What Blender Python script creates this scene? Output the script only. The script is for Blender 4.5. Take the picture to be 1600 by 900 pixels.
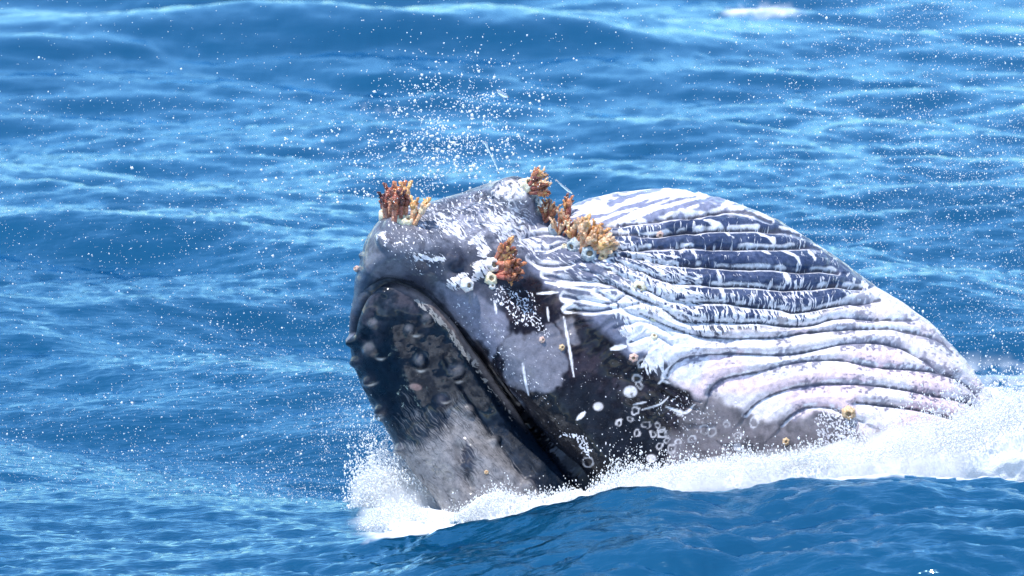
import bpy, math, random
import numpy as np
from mathutils import Vector, Matrix
from mathutils.bvhtree import BVHTree
random.seed(7); rng = np.random.default_rng(7)
sc = bpy.context.scene
for o in list(bpy.data.objects): bpy.data.objects.remove(o)

# ---------------------------------------------------------------- camera
PITCH = math.radians(8.0); DIST = 60.0; PX = 0.006          # one photograph pixel is 6 mm at the whale
SP, CP = math.sin(PITCH), math.cos(PITCH)
CAM = np.array([0.0, -DIST*CP - 340*PX*SP + 0.0, DIST*SP + 340*PX*CP])
FWD = np.array([0.0, CP, -SP]); UP = np.array([0.0, SP, CP]); RIGHT = np.array([1.0, 0, 0])
CAM[1] = -(DIST*CP) + 340*PX*SP
cd = bpy.data.cameras.new('camera'); cam = bpy.data.objects.new('camera', cd); sc.collection.objects.link(cam)
cam.location = CAM; cam.rotation_euler = (math.pi/2 - PITCH, 0, 0)
cd.sensor_width = 36; cd.lens = 36*DIST/(1600*PX); cd.clip_start = 1; cd.clip_end = 4000
cd.dof.use_dof = True; cd.dof.focus_distance = DIST-1.2; cd.dof.aperture_fstop = 2.6
sc.camera = cam
# ---------------------------------------------------------------- world, sun, exposure
SUN_DIR = Vector((-0.24, -0.24, 0.94)).normalized()      # towards the sun
w = bpy.data.worlds.new('World'); sc.world = w; w.use_nodes = True
wn = w.node_tree; wn.nodes.clear()
sky = wn.nodes.new('ShaderNodeTexSky'); sky.sky_type = 'NISHITA'; sky.sun_disc = False
sky.sun_elevation = math.asin(SUN_DIR.z); sky.sun_rotation = math.atan2(SUN_DIR.x, SUN_DIR.y)
sky.air_density = 1.0; sky.dust_density = 0.2; sky.ozone_density = 3.0
bg = wn.nodes.new('ShaderNodeBackground'); bg.inputs[1].default_value = 0.15
wo = wn.nodes.new('ShaderNodeOutputWorld')
wn.links.new(sky.outputs[0], bg.inputs[0]); wn.links.new(bg.outputs[0], wo.inputs[0])
sd = bpy.data.lights.new('sun', 'SUN'); so = bpy.data.objects.new('sun', sd); sc.collection.objects.link(so)
sd.energy = 3.3; sd.angle = math.radians(0.5); sd.color = (1.0, 0.95, 0.88)
so.rotation_euler = SUN_DIR.to_track_quat('Z', 'Y').to_euler()
sc.view_settings.view_transform = 'Standard'; sc.view_settings.look = 'None'
sc.view_settings.exposure = 0.93; sc.view_settings.gamma = 1.0
sc.cycles.max_bounces = 6; sc.cycles.diffuse_bounces = 5; sc.cycles.glossy_bounces = 3; sc.cycles.transparent_max_bounces = 6

# ---------------------------------------------------------------- helpers
def P(x, y, z=0.0):
    """photograph coordinates (x right, y down, z px away from the camera) -> world"""
    x = np.asarray(x, float); y = np.asarray(y, float); z = np.asarray(z, float)
    s = (DIST + z*PX)/DIST*PX
    d = DIST + z*PX
    a = ((x-800)*s)[..., None]; b = ((450-y)*s)[..., None]
    return CAM + d[..., None]*FWD + a*RIGHT + b*UP
def unP(p):
    q = p - CAM; d = q @ FWD
    return 800 + (q @ RIGHT)/d*DIST/PX, 450 - (q @ UP)/d*DIST/PX, (d-DIST)/PX

def hash3(i, j, k, seed):
    h = (i.astype(np.uint32)*np.uint32(374761393) + j.astype(np.uint32)*np.uint32(668265263)
         + k.astype(np.uint32)*np.uint32(2147483647) + np.uint32(seed*1013904223 & 0xffffffff))
    h = (h ^ (h >> np.uint32(13)))*np.uint32(1274126177)
    h = (h ^ (h >> np.uint32(16)))*np.uint32(2246822519)
    h ^= h >> np.uint32(15)
    return (h & np.uint32(0xffffff)).astype(np.float32)/np.float32(0xffffff)
def noise(x, y, z=0.0, seed=0):
    x = np.asarray(x, np.float32); y = np.asarray(y, np.float32); z = np.broadcast_to(np.asarray(z, np.float32), x.shape)
    xi = np.floor(x).astype(np.int64); yi = np.floor(y).astype(np.int64); zi = np.floor(z).astype(np.int64)
    fx, fy, fz = x-xi, y-yi, z-zi
    fx, fy, fz = [f*f*f*(f*(f*6-15)+10) for f in (fx, fy, fz)]
    r = 0
    for a in (0, 1):
        for b in (0, 1):
            for c in (0, 1):
                r = r + (fx if a else 1-fx)*(fy if b else 1-fy)*(fz if c else 1-fz)*hash3(xi+a, yi+b, zi+c, seed)
    return r*2-1
def fbm(x, y, z=0.0, seed=0, oct=3, rough=0.5):
    r = 0; a = 1; t = 0
    for o in range(oct):
        r = r + a*noise(x*2**o, y*2**o, np.asarray(z)*2**o, seed+o*17); t += a; a *= rough
    return r/t
def sstep(a, b, x):
    t = np.clip((x-a)/(b-a), 0, 1); return t*t*(3-2*t)
def catmull(pts, n=6, closed=False):
    pts = np.asarray(pts, float); m = len(pts); out = []
    for i in range(m if closed else m-1):
        g = lambda k: pts[k % m] if closed else pts[min(max(k, 0), m-1)]
        p0, p1, p2, p3 = g(i-1), g(i), g(i+1), g(i+2)
        for t in np.arange(n)/n:
            out.append(0.5*((2*p1)+(-p0+p2)*t+(2*p0-5*p1+4*p2-p3)*t*t+(-p0+3*p1-3*p2+p3)*t**3))
    if not closed: out.append(pts[-1])
    return np.array(out)
def seg_dist(x, y, pts, closed=False, full=False, reach=None):
    """distance to a polyline; full: also signed side (+ below) and arclength"""
    pts = np.asarray(pts, float)
    if closed: pts = np.vstack([pts, pts[:1]])
    best = np.full(x.shape, 1e9, np.float32); side = np.zeros(x.shape, np.float32); arc = np.zeros(x.shape, np.float32)
    if reach is not None:
        sel = np.nonzero((x > pts[:, 0].min()-reach) & (x < pts[:, 0].max()+reach) & (y > pts[:, 1].min()-reach) & (y < pts[:, 1].max()+reach))[0]
        X, Y = x[sel], y[sel]
    else: sel = slice(None); X, Y = x, y
    B = best[sel].copy(); S = side[sel].copy(); A = arc[sel].copy(); L = 0
    for i in range(len(pts)-1):
        ax, ay = pts[i]; dx, dy = pts[i+1]-pts[i]; l2 = dx*dx+dy*dy+1e-9; l = math.sqrt(l2)
        t = np.clip(((X-ax)*dx+(Y-ay)*dy)/l2, 0, 1)
        ex, ey = X-ax-t*dx, Y-ay-t*dy; d = np.sqrt(ex*ex+ey*ey)
        m = d < B; B = np.where(m, d, B)
        if full:
            S = np.where(m, np.sign(dx*ey-dy*ex), S); A = np.where(m, L+t*l, A)
        L += l
    best[sel] = B
    if full:
        side[sel] = S; arc[sel] = A; return best, side, arc
    return best
def inside(x, y, pts):
    pts = np.asarray(pts, float); c = np.zeros(x.shape, bool); n = len(pts)
    for i in range(n):
        x1, y1 = pts[i]; x2, y2 = pts[(i+1) % n]
        if y1 == y2: continue
        c ^= ((y1 > y) != (y2 > y)) & (x < (x2-x1)*(y-y1)/(y2-y1)+x1)
    return c
def sdist(x, y, pts):
    """signed distance, positive inside"""
    d = seg_dist(x, y, pts, closed=True); return np.where(inside(x, y, pts), d, -d)
def blur(a, n, axis):
    k = 2*n+1; p = np.concatenate([np.repeat(a.take([0], axis), n+1, axis), a, np.repeat(a.take([-1], axis), n, axis)], axis)
    c = np.cumsum(p, axis, dtype=np.float64); m = a.shape[axis]
    return (np.take(c, np.arange(k, k+m), axis)-np.take(c, np.arange(0, m), axis))/k
def blur2(a, n, it=2):
    for _ in range(it): a = blur(blur(a, n, 0), n, 1)
    return a

def mesh_np(name, co, quads=None, tris=None):
    me = bpy.data.meshes.new(name)
    co = np.ascontiguousarray(co, np.float32)
    loops = []; sizes = []
    if quads is not None and len(quads): loops.append(np.asarray(quads, np.int32).ravel()); sizes.append(np.full(len(quads), 4, np.int32))
    if tris is not None and len(tris): loops.append(np.asarray(tris, np.int32).ravel()); sizes.append(np.full(len(tris), 3, np.int32))
    loops = np.concatenate(loops); sizes = np.concatenate(sizes)
    me.vertices.add(len(co)); me.vertices.foreach_set('co', co.ravel())
    me.loops.add(len(loops)); me.loops.foreach_set('vertex_index', loops)
    me.polygons.add(len(sizes)); me.polygons.foreach_set('loop_start', np.concatenate([[0], np.cumsum(sizes)[:-1]]).astype(np.int32))
    me.polygons.foreach_set('loop_total', sizes)
    me.polygons.foreach_set('use_smooth', np.ones(len(sizes), bool))
    me.update(calc_edges=True); me.validate()
    return me
def link(name, me, mat=None, parent=None, **props):
    o = bpy.data.objects.new(name, me); sc.collection.objects.link(o)
    if mat is not None and me is not None and not me.materials: me.materials.append(mat)
    if parent is not None: o.parent = parent
    for k, v in props.items(): o[k] = v
    return o
def fattr(me, name, arr):
    a = me.attributes.new(name, 'FLOAT', 'POINT'); a.data.foreach_set('value', np.ascontiguousarray(arr, np.float32))
def cattr(me, name, arr):
    a = me.attributes.new(name, 'FLOAT_COLOR', 'POINT')
    c = np.ones((len(arr), 4), np.float32); c[:, :3] = arr; a.data.foreach_set('color', c.ravel())

def surface_nets(F, x0, y0, z0, h):
    """F[i,j,k] > 0 inside; returns verts, outward quads"""
    nx, ny, nz = F.shape; S = F > 0
    cs = np.zeros((nx-1, ny-1, nz-1), np.int8)
    for a in (0, 1):
        for b in (0, 1):
            for c in (0, 1): cs += S[a:nx-1+a, b:ny-1+b, c:nz-1+c]
    act = (cs > 0) & (cs < 8); idx = np.full(act.shape, -1, np.int64); I, J, K = np.nonzero(act)
    idx[I, J, K] = np.arange(len(I))
    acc = np.zeros((len(I), 3)); cnt = np.zeros(len(I))
    cor = [(a, b, c) for a in (0, 1) for b in (0, 1) for c in (0, 1)]
    for p in cor:
        for ax in range(3):
            if p[ax]: continue
            q = list(p); q[ax] = 1
            f1 = F[I+p[0], J+p[1], K+p[2]]; f2 = F[I+q[0], J+q[1], K+q[2]]
            m = (f1 > 0) != (f2 > 0); t = np.where(m, f1/np.where(m, f1-f2, 1), 0)
            pt = np.array(p, float)[None]+t[:, None]*(np.array(q)-np.array(p))[None]
            acc += pt*m[:, None]; cnt += m
    v = acc/cnt[:, None]+np.stack([I, J, K], 1); v = v*h+np.array([x0, y0, z0])
    quads = []
    for ax in range(3):
        o1, o2 = [(1, 2), (2, 0), (0, 1)][ax]
        sl = [slice(1, -1)]*3; sl[ax] = slice(0, -1)
        sl2 = [slice(1, -1)]*3; sl2[ax] = slice(1, None)
        A = S[tuple(sl)]; B = S[tuple(sl2)]
        for flip in (0, 1):
            m = (A & ~B) if not flip else (~A & B)
            g = np.array(np.nonzero(m)).T
            base = g+1; base[:, ax] -= 1
            e1 = np.zeros(3, int); e1[o1] = 1; e2 = np.zeros(3, int); e2[o2] = 1
            c = [base-e1-e2, base-e2, base, base-e1]
            q = np.stack([idx[t[:, 0], t[:, 1], t[:, 2]] for t in c], 1)
            quads.append(q if not flip else q[:, ::-1])
    return v, np.concatenate(quads)

# ---------------------------------------------------------------- material helpers
class NT:
    def __init__(s, name):
        s.m = bpy.data.materials.new(name); s.m.use_nodes = True; s.t = s.m.node_tree; s.t.nodes.clear()
        s.out = s.t.nodes.new('ShaderNodeOutputMaterial'); s.b = s.t.nodes.new('ShaderNodeBsdfPrincipled')
        s.t.links.new(s.b.outputs[0], s.out.inputs[0])
    def n(s, typ, **kw):
        nd = s.t.nodes.new('ShaderNode'+typ)
        for k, v in kw.items():
            if k in nd.inputs.keys() or isinstance(k, int): nd.inputs[k].default_value = v
            else: setattr(nd, k, v)
        return nd
    def l(s, a, b): s.t.links.new(a, b)
    def noise(s, scale, detail=3, rough=0.5, coord=None):
        nd = s.n('TexNoise'); nd.inputs['Scale'].default_value = scale; nd.inputs['Detail'].default_value = detail; nd.inputs['Roughness'].default_value = rough
        if coord is not None: s.l(coord, nd.inputs['Vector'])
        return nd.outputs['Fac']
    def ramp(s, fac, stops):
        r = s.n('ValToRGB'); e = r.color_ramp.elements
        while len(e) < len(stops): e.new(0.5)
        for i, (p, c) in enumerate(stops): e[i].position = p; e[i].color = (*c, 1) if len(c) == 3 else c
        s.l(fac, r.inputs[0]); return r.outputs[0]
    def math(s, op, a, b=None, clamp=False):
        nd = s.n('Math', operation=op, use_clamp=clamp)
        for i, v in enumerate((a, b)):
            if v is None: continue
            if isinstance(v, (int, float)): nd.inputs[i].default_value = v
            else: s.l(v, nd.inputs[i])
        return nd.outputs[0]
    def mix(s, f, a, b):
        nd = s.n('Mix', data_type='RGBA')
        for i, v in ((0, f), (6, a), (7, b)):
            if isinstance(v, (int, float)): nd.inputs[i].default_value = v
            elif isinstance(v, tuple): nd.inputs[i].default_value = (*v, 1)
            else: s.l(v, nd.inputs[i])
        return nd.outputs[2]
    def attr(s, name): return s.n('Attribute', attribute_name=name)
    def bump(s, h, strength, dist):
        b = s.n('Bump'); b.inputs['Strength'].default_value = strength; b.inputs['Distance'].default_value = dist
        s.l(h, b.inputs['Height']); s.l(b.outputs[0], s.b.inputs['Normal']); return b
    def set(s, **kw):
        for k, v in kw.items(): s.b.inputs[k.replace('_', ' ')].default_value = (*v, 1) if isinstance(v, tuple) and len(v) == 3 else v

#==WATER==
# ---------------------------------------------------------------- the sea
def ocean_tile(N, L, wmin, wmax, amp, seed, dirx, spread, power=3.4):
    r = np.random.default_rng(seed); k = np.fft.fftfreq(N, L/N)*2*np.pi
    KX, KY = np.meshgrid(k, k, indexing='ij'); K = np.hypot(KX, KY); K[0, 0] = 1
    lam = 2*np.pi/K
    D = np.abs((KX*math.cos(dirx)+KY*math.sin(dirx))/K)**spread
    A = K**(-power/1.0)*D*sstep(wmin*0.7, wmin*1.3, lam)*(1-sstep(wmax*0.8, wmax*1.3, lam)); A[0, 0] = 0
    A = np.sqrt(np.maximum(A, 0))
    H = (r.standard_normal((N, N))+1j*r.standard_normal((N, N)))*A
    h = np.fft.ifft2(H).real; s = h.std(); H = H*(amp/s)
    h = np.fft.ifft2(H).real; dx = np.fft.ifft2(1j*KX/K*H).real; dy = np.fft.ifft2(1j*KY/K*H).real
    return h, dx, dy
def samp(tile, L, x, y):
    N = tile[0].shape[0]; u = (x/L % 1)*N; v = (y/L % 1)*N
    i = np.floor(u).astype(int); j = np.floor(v).astype(int); fu, fv = u-i, v-j; i %= N; j %= N; i2, j2 = (i+1) % N, (j+1) % N
    return [(t[i, j]*(1-fu)+t[i2, j]*fu)*(1-fv)+(t[i, j2]*(1-fu)+t[i2, j2]*fu)*fv for t in tile]
TA = ocean_tile(512, 47.0, 2.2, 20.0, 0.185, 11, math.radians(76), 2.4, 3.6)
TB = ocean_tile(512, 17.3, 0.26, 2.4, 0.0235, 12, math.radians(84), 2.6, 3.2)
TC = ocean_tile(512, 5.1, 0.07, 0.42, 0.0048, 13, math.radians(70), 2.5, 3.1)
CREST = np.array([(-900, 900), (-300, 885), (0, 878), (150, 870), (350, 862), (460, 857), (560, 846), (630, 833), (700, 816), (760, 803), (830, 789), (900, 768),
                  (960, 757), (1030, 751), (1080, 757), (1135, 764), (1180, 757), (1250, 745), (1300, 737), (1400, 730), (1440, 730), (1500, 735), (1560, 733), (1620, 742), (1900, 735), (2500, 760)], float)
YC = -3.4
def crest_z(x):
    # height of the front swell along its crest line
    px = 800 + x/PX*(DIST/(DIST+YC)); py = np.interp(px, CREST[:, 0], CREST[:, 1])
    b = (450-py)*PX
    t = ((YC-CAM[1])/(CP+b/DIST*SP)); return CAM[2] + t*(-SP + b/DIST*CP)
def water_z(x, y, smalls=True):
    c = crest_z(x) - 0.12
    wf = np.where(y < YC, np.exp(-((y-YC)/8.5)**2), np.exp(-((y-YC)/1.25)**2))
    near = np.where(y < YC, 1, np.exp(-((y-YC)/3.3)**2))
    far = sstep(10, 55, y)
    h1, dx1, dy1 = samp(TA, 47.0, x*0.96+y*0.1+5, y*0.99+3)
    h2, dx2, dy2 = samp(TB, 17.3, x+2, y+1)
    h3, dx3, dy3 = samp(TC, 5.1, x, y)
    a1 = 1-0.96*near; a2 = 1+0.1*near
    calm = 0.65*np.exp(-(((x+3.6)/3.4)**2+((y-2)/7.0)**2))
    a2 = a2*(1-calm)*(1+.1*(1-far))*(1-.15*far)*(1+.30*near); a3 = (1.2-.6*far)*(1+.35*near)
    z = h1*a1+h2*a2+h3*a3 + c*wf - 0.10*(1-wf)*0
    return z, -(dx1*a1*0.6+dx2*a2*0.8+dx3*a3*.4), -(dy1*a1*0.6+dy2*a2*0.8+dy3*a3*.4)
def water_grid():
    # rows spaced so that each covers about a pixel as seen from the boat, then coarse out to the horizon
    ang = np.linspace(math.radians(13.4), math.radians(4.8), 560)
    ys = CAM[1] + (CAM[2])/np.tan(ang)
    ys = np.concatenate([[-900, -400, -150, -60, -30, -20, -15.5], ys[ys > -14], ys[-1]+np.cumsum(np.geomspace(0.8, 500, 40))])
    xs = np.concatenate([-7.2-np.cumsum(np.geomspace(0.1, 300, 40))[::-1], np.linspace(-7.2, 7.2, 830), 7.2+np.cumsum(np.geomspace(0.1, 300, 40))])
    X, Y = np.meshgrid(xs, ys, indexing='xy')
    z, dx, dy = water_z(X, Y)
    edge = 1-sstep(60, 250, np.abs(X))
    fade = (1-sstep(90, 400, Y))*(1-sstep(20, 200, -Y))*edge
    gx = np.abs(X) < 40
    X2 = X+dx*fade*gx; Y2 = Y+dy*fade*gx
    co = np.stack([X2, Y2, z*fade], -1).reshape(-1, 3)
    ny, nx = X.shape; i = np.arange(ny*nx).reshape(ny, nx)
    q = np.stack([i[:-1, :-1], i[:-1, 1:], i[1:, 1:], i[1:, :-1]], -1).reshape(-1, 4)
    return co, q
co, q = water_grid()
me = mesh_np('water', co, quads=q)
# foam lying on the surface: churned water round the whale and two far whitecaps
wx, wy, wz = unP(co)
foam = np.zeros(len(co))
back = co[:, 1] > YC+0.25
fo = lambda cx, cy, rx, ry, s: s*np.exp(-(((wx-cx)/rx)**2+((wy-cy)/ry)**2))
fn = fbm(co[:, 0]*2.2, co[:, 1]*1.0, 0, 41, 4, 0.65)
foam += fo(1195, 20, 62, 11, .68)+fo(590, 172, 40, 6, .42)+fo(1165, 12, 30, 6, .5)
foam += back*(fo(660, 812, 56, 40, 3.0)+fo(800, 790, 160, 60, 1.7)+fo(1150, 745, 260, 55, 2.0)+fo(1520, 700, 180, 100, 2.0)+fo(470, 830, 220, 60, .12))
foam = np.clip(foam + foam*fn*1.6 - 0.28, 0, 1)
fattr(me, 'foam', foam)
m = NT('sea_water'); m.set(Base_Color=(.85, .89, .93), Roughness=.6)
geo = m.n('NewGeometry'); fa = m.attr('foam').outputs['Fac']
mp = m.n('Mapping'); mp.inputs['Scale'].default_value = (1.0, 0.8, 1.0); m.l(geo.outputs['Position'], mp.inputs[0])
mp.inputs['Rotation'].default_value = (0, 0, -.25); mp.inputs['Scale'].default_value = (.42, 1.0, 1.0); n1 = m.noise(8.0, 3, 0.55, mp.outputs[0]); sep = m.n('SeparateXYZ'); m.l(geo.outputs['Position'], sep.inputs[0])
nearf = m.n('MapRange'); m.l(sep.outputs['Y'], nearf.inputs[0]); nearf.inputs[1].default_value = 4; nearf.inputs[2].default_value = 30; nearf.inputs[3].default_value = 1; nearf.inputs[4].default_value = .3
b = m.n('Bump'); b.inputs['Distance'].default_value = .04; m.l(m.math('MULTIPLY', nearf.outputs[0], .62), b.inputs['Strength']); m.l(n1, b.inputs['Height'])
fr = m.n('Fresnel'); fr.inputs['IOR'].default_value = 1.9; m.l(b.outputs[0], fr.inputs['Normal'])
df = m.n('BsdfDiffuse'); nc = m.noise(0.35, 2, 0.5, geo.outputs['Position']); m.l(m.mix(nc, (0.0, 0.033, 0.082), (0.0, 0.052, 0.120)), df.inputs['Color']); m.l(b.outputs[0], df.inputs['Normal'])
gl = m.n('BsdfGlossy'); gl.inputs['Color'].default_value = (.47, .80, 1, 1); gl.inputs['Roughness'].default_value = .11; m.l(b.outputs[0], gl.inputs['Normal'])
mx = m.n('MixShader'); m.l(fr.outputs[0], mx.inputs[0]); m.l(df.outputs[0], mx.inputs[1]); m.l(gl.outputs[0], mx.inputs[2])
m2 = m.n('MixShader'); m.l(fa, m2.inputs[0]); m.l(mx.outputs[0], m2.inputs[1]); m.l(m.b.outputs[0], m2.inputs[2]); m.l(m2.outputs[0], m.out.inputs[0])
link('water', me, m.m, kind='structure')

#==WHALE==
# ---------------------------------------------------------------- the whale: an implicit solid, meshed and then wrinkled
H = 3.9
T_POLY = catmull([(835, 380), (862, 345), (880, 328), (900, 316), (950, 302), (1000, 295), (1060, 294), (1110, 304), (1172, 325), (1233, 353), (1305, 400), (1356, 440), (1407, 470),
    (1450, 501), (1492, 541), (1534, 597), (1568, 652), (1590, 740), (1560, 860), (1500, 960), (1300, 1000), (1000, 980), (850, 900), (800, 760), (790, 560)], 4, True)
J_POLY = catmull([(548, 556), (545, 522), (546, 490), (550, 455), (557, 420), (567, 385), (580, 360), (600, 337), (640, 322), (700, 306), (738, 294), (765, 285), (800, 281), (838, 305), (870, 340),
    (920, 352), (1000, 392), (1080, 470), (1140, 570), (1170, 700), (1150, 830), (1060, 880), (960, 850), (925, 775), (905, 745), (880, 715), (845, 672), (795, 607), (750, 545), (708, 492), (670, 456), (640, 441), (612, 434), (590, 440), (572, 458), (561, 488), (557, 522), (557, 550)], 4, True)
R_POLY = catmull([(546, 515), (550, 480), (564, 452), (586, 430), (612, 420), (646, 430), (680, 448), (722, 490), (762, 543), (808, 606), (856, 668), (896, 712), (930, 756), (940, 830), (860, 900), (740, 900), (700, 830), (686, 790), (650, 745), (622, 706), (600, 666), (577, 630), (560, 592), (549, 560), (546, 532)], 4, True)
gx = np.arange(520, 1612, H); gy = np.arange(250, 872, H); gz = np.arange(-300, 235, H)
GX, GY = np.meshgrid(gx, gy, indexing='ij')
LIPC = catmull([(552, 520), (557, 495), (570, 467), (590, 446), (613, 438), (640, 445), (668, 460), (706, 498), (748, 551), (793, 613), (843, 678), (878, 718), (908, 754)], 5)
def slab(poly, R, k, zc, bl, it=3):
    d = sdist(GX.ravel(), GY.ravel(), poly).reshape(GX.shape)
    phi = np.where(d < R, d*(2*R-d), R*R); phi = np.where(d < 0, 2*R*d, phi)
    phi = blur2(phi, bl, it)*k*k
    Z = gz[None, None, :]-zc[:, :, None]; Z = np.where(Z > 0, Z/.62, Z)
    return ((phi[:, :, None]-Z*Z)/(2*R*k)).astype(np.float32)
u = (GX-720)*.7-(GY-500)*.7
zcT = 70+0.05*(GX-1100)+0.10*(GY-500)
zcJ = np.clip(-95+0.85*u, -95, 60); zcJ = np.where(GX < 640, zcJ+0.3*(640-GX), zcJ); zcJ = blur2(zcJ, 5)
lipd = seg_dist(GX.ravel(), GY.ravel(), LIPC).reshape(GX.shape)
zcR = -78+0.42*np.clip(GY-470, 0, 170)-0.50*np.clip(GY-650, 0, 400)+0.05*np.clip(GX-700, 0, 300)+10*np.exp(-(lipd/10)**2); zcR = blur2(zcR, 5)
FT = slab(T_POLY, 230, 1.0, zcT, 6)
FJ = slab(J_POLY, 110, 1.05, zcJ, 2)
FR = slab(R_POLY, 95, 0.85, zcR, 2)
def smax(a, b, k):
    h = np.clip(0.5+0.5*(a-b)/k, 0, 1); return b*(1-h)+a*h+k*h*(1-h)
F = smax(FT, FJ, 34.0); del FT, FJ
# the bulging knob at the tip of the chin
Z3 = gz[None, None, :]; X3 = GX[:, :, None]; Y3 = GY[:, :, None]
kn = 38-np.sqrt(((X3-800)/1.05)**2+((Y3-312)/1.0)**2+((Z3+2)/1.3)**2).astype(np.float32)
F = smax(F, kn, 16.0); del kn
# hollow right of the knob
hol = 30-np.sqrt(((X3-868)/0.9)**2+((Y3-318)/1.0)**2+((Z3+60)/2.6)**2).astype(np.float32)
F = -smax(-F, hol, 14.0); del hol
F = smax(F, FR, 3.0); del FR
F[:, -1, :] = -1; F[:, 0, :] = -1; F[0] = -1; F[-1] = -1; F[:, :, 0] = -1; F[:, :, -1] = -1
v, qd = surface_nets(F, gx[0], gy[0], gz[0], H); del F
me = mesh_np('tmp', v, quads=qd)
tmp = bpy.data.objects.new('tmp', me); sc.collection.objects.link(tmp)
md = tmp.modifiers.new('s', 'SMOOTH'); md.iterations = 3; md.factor = 0.5
md = tmp.modifiers.new('s', 'SUBSURF'); md.levels = 1; md.render_levels = 1
dg = bpy.context.evaluated_depsgraph_get(); ev = tmp.evaluated_get(dg).to_mesh()
n = len(ev.vertices); v = np.empty(n*3, np.float32); ev.vertices.foreach_get('co', v); v = v.reshape(-1, 3)
nf = len(ev.polygons); qd = np.empty(nf*4, np.int32); ev.loops.foreach_get('vertex_index', qd); qd = qd.reshape(-1, 4)
bpy.data.objects.remove(tmp)
def vnormals(v, qd):
    d1 = v[qd[:, 2]]-v[qd[:, 0]]; d2 = v[qd[:, 3]]-v[qd[:, 1]]; fn_ = np.cross(d1, d2); N = np.zeros_like(v)
    for i in range(4):
        for a in range(3): N[:, a] += np.bincount(qd[:, i], fn_[:, a], len(v))
    return N/(np.linalg.norm(N, axis=1, keepdims=True)+1e-9)
N = vnormals(v, qd)
print('whale verts', n)
x, y, z = v.T.astype(np.float32)
front = N[:, 2] < 0.25
# --- authored lines, all in photograph coordinates
LIP = catmull([(552, 520), (557, 495), (570, 467), (590, 446), (613, 438), (640, 445), (668, 460), (706, 498), (748, 551), (793, 613), (843, 678), (878, 718), (908, 754)], 5)
GROOVES = [[(900, 352), (930, 351), (987, 347), (1053, 337), (1103, 331), (1137, 327), (1170, 333), (1205, 347)],
 [(925, 366), (947, 362), (1020, 366), (1060, 359), (1113, 357), (1153, 356), (1220, 358), (1248, 368)],
 [(940, 385), (963, 388), (1007, 387), (1053, 386), (1103, 384), (1153, 384), (1220, 384), (1263, 385), (1284, 390)],
 [(950, 396), (985, 398), (1020, 407), (1067, 413), (1120, 414), (1153, 416), (1220, 418), (1282, 419), (1312, 423)],
 [(955, 405), (975, 412), (1007, 424), (1047, 440), (1107, 443), (1153, 445), (1220, 448), (1282, 446), (1316, 442), (1350, 446)],
 [(945, 420), (975, 432), (1007, 450), (1053, 470), (1120, 472), (1187, 478), (1220, 481), (1241, 486), (1275, 481), (1297, 475), (1328, 471), (1377, 466)],
 [(930, 436), (960, 448), (993, 462), (1033, 480), (1067, 502), (1120, 503), (1187, 504), (1237, 508), (1275, 504), (1312, 494), (1362, 497), (1426, 500)],
 [(1000, 490), (1040, 508), (1093, 526), (1150, 529), (1214, 527), (1263, 518), (1320, 513), (1377, 512), (1414, 516), (1464, 530), (1490, 552)],
 [(1042, 588), (1050, 574), (1068, 561), (1097, 556), (1150, 553), (1225, 555), (1282, 544), (1320, 536), (1377, 534), (1414, 542), (1445, 560), (1475, 582), (1500, 590)],
 [(1108, 615), (1113, 605), (1128, 594), (1155, 587), (1188, 580), (1225, 570), (1263, 564), (1312, 561), (1362, 571), (1414, 574), (1471, 581), (1509, 598), (1530, 618)],
 [(1165, 648), (1180, 632), (1205, 618), (1233, 608), (1260, 602), (1309, 598), (1377, 602), (1445, 614), (1509, 626), (1545, 645)],
 [(1222, 663), (1240, 646), (1262, 637), (1296, 636), (1322, 648), (1350, 660)],
 [(1340, 628), (1400, 634), (1460, 645), (1530, 665)]]
GR = [catmull(g, 4) for g in GROOVES]
# looser folds between the jaw and the pleats
FOLDS = [[(838, 388), (856, 386), (880, 380), (905, 392), (930, 410)], [(828, 402), (850, 412), (885, 414), (915, 404)], [(852, 428), (880, 436), (920, 440), (960, 444), (985, 470)],
 [(880, 462), (920, 470), (955, 474), (978, 458)], [(885, 482), (925, 486), (970, 480), (1010, 470)], [(960, 512), (1000, 503), (1030, 512), (1050, 525)], [(985, 535), (1020, 524), (1050, 540)],
 [(820, 370), (850, 360), (880, 366), (905, 384)], [(930, 455), (955, 470), (985, 490), (1020, 500)], [(905, 420), (940, 432), (975, 455), (1020, 478)],
 [(1035, 600), (1052, 608), (1078, 622), (1095, 628)], [(1035, 612), (1060, 630), (1090, 640)], [(700, 322), (735, 312), (765, 305)]]
FO = [catmull(g, 4) for g in FOLDS]
gd = np.full(n, 1e9, np.float32); gs = np.zeros(n, np.float32); ga = np.zeros(n, np.float32); gi = np.full(n, -1)
ny_ = fbm(x/34, y/34, z/34, 3, 2)*1.2
for i, g in enumerate(GR):
    d, s, a = seg_dist(x, y+ny_, g, full=True, reach=45)
    m_ = d < gd; gd = np.where(m_, d, gd); gs = np.where(m_, s, gs); ga = np.where(m_, a+i*300, ga); gi = np.where(m_, i, gi)
fd = np.full(n, 1e9, np.float32)
for g in FO: fd = np.minimum(fd, seg_dist(x, y+ny_, g, reach=30))
ld, ls, la = seg_dist(x, y, LIP, full=True, reach=140)
below = ls > 0            # rostrum side of the lip
gd_all = np.minimum(gd, 400)
disp = np.zeros(n, np.float32)
pleat_w = sstep(930, 1060, x)
fw = sstep(-.12, -.45, N[:, 2])
asym = np.where(gs > 0, 1.0, .62)
gv = .85+.28*noise(x/45, y/30, 0, 19)
depth_ = (4.5+7.5*pleat_w*(1-.5*sstep(480, 560, y+.25*(x-1200))))*gv
disp += fw*(-3.0*gv*np.exp(-(gd/1.9)**2)-depth_*np.where(gs > 0, np.exp(-(gd/13.0)), np.exp(-(gd/5.0)**1.5)))
disp += fw*pleat_w*2.0*(gd < 60)
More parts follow.
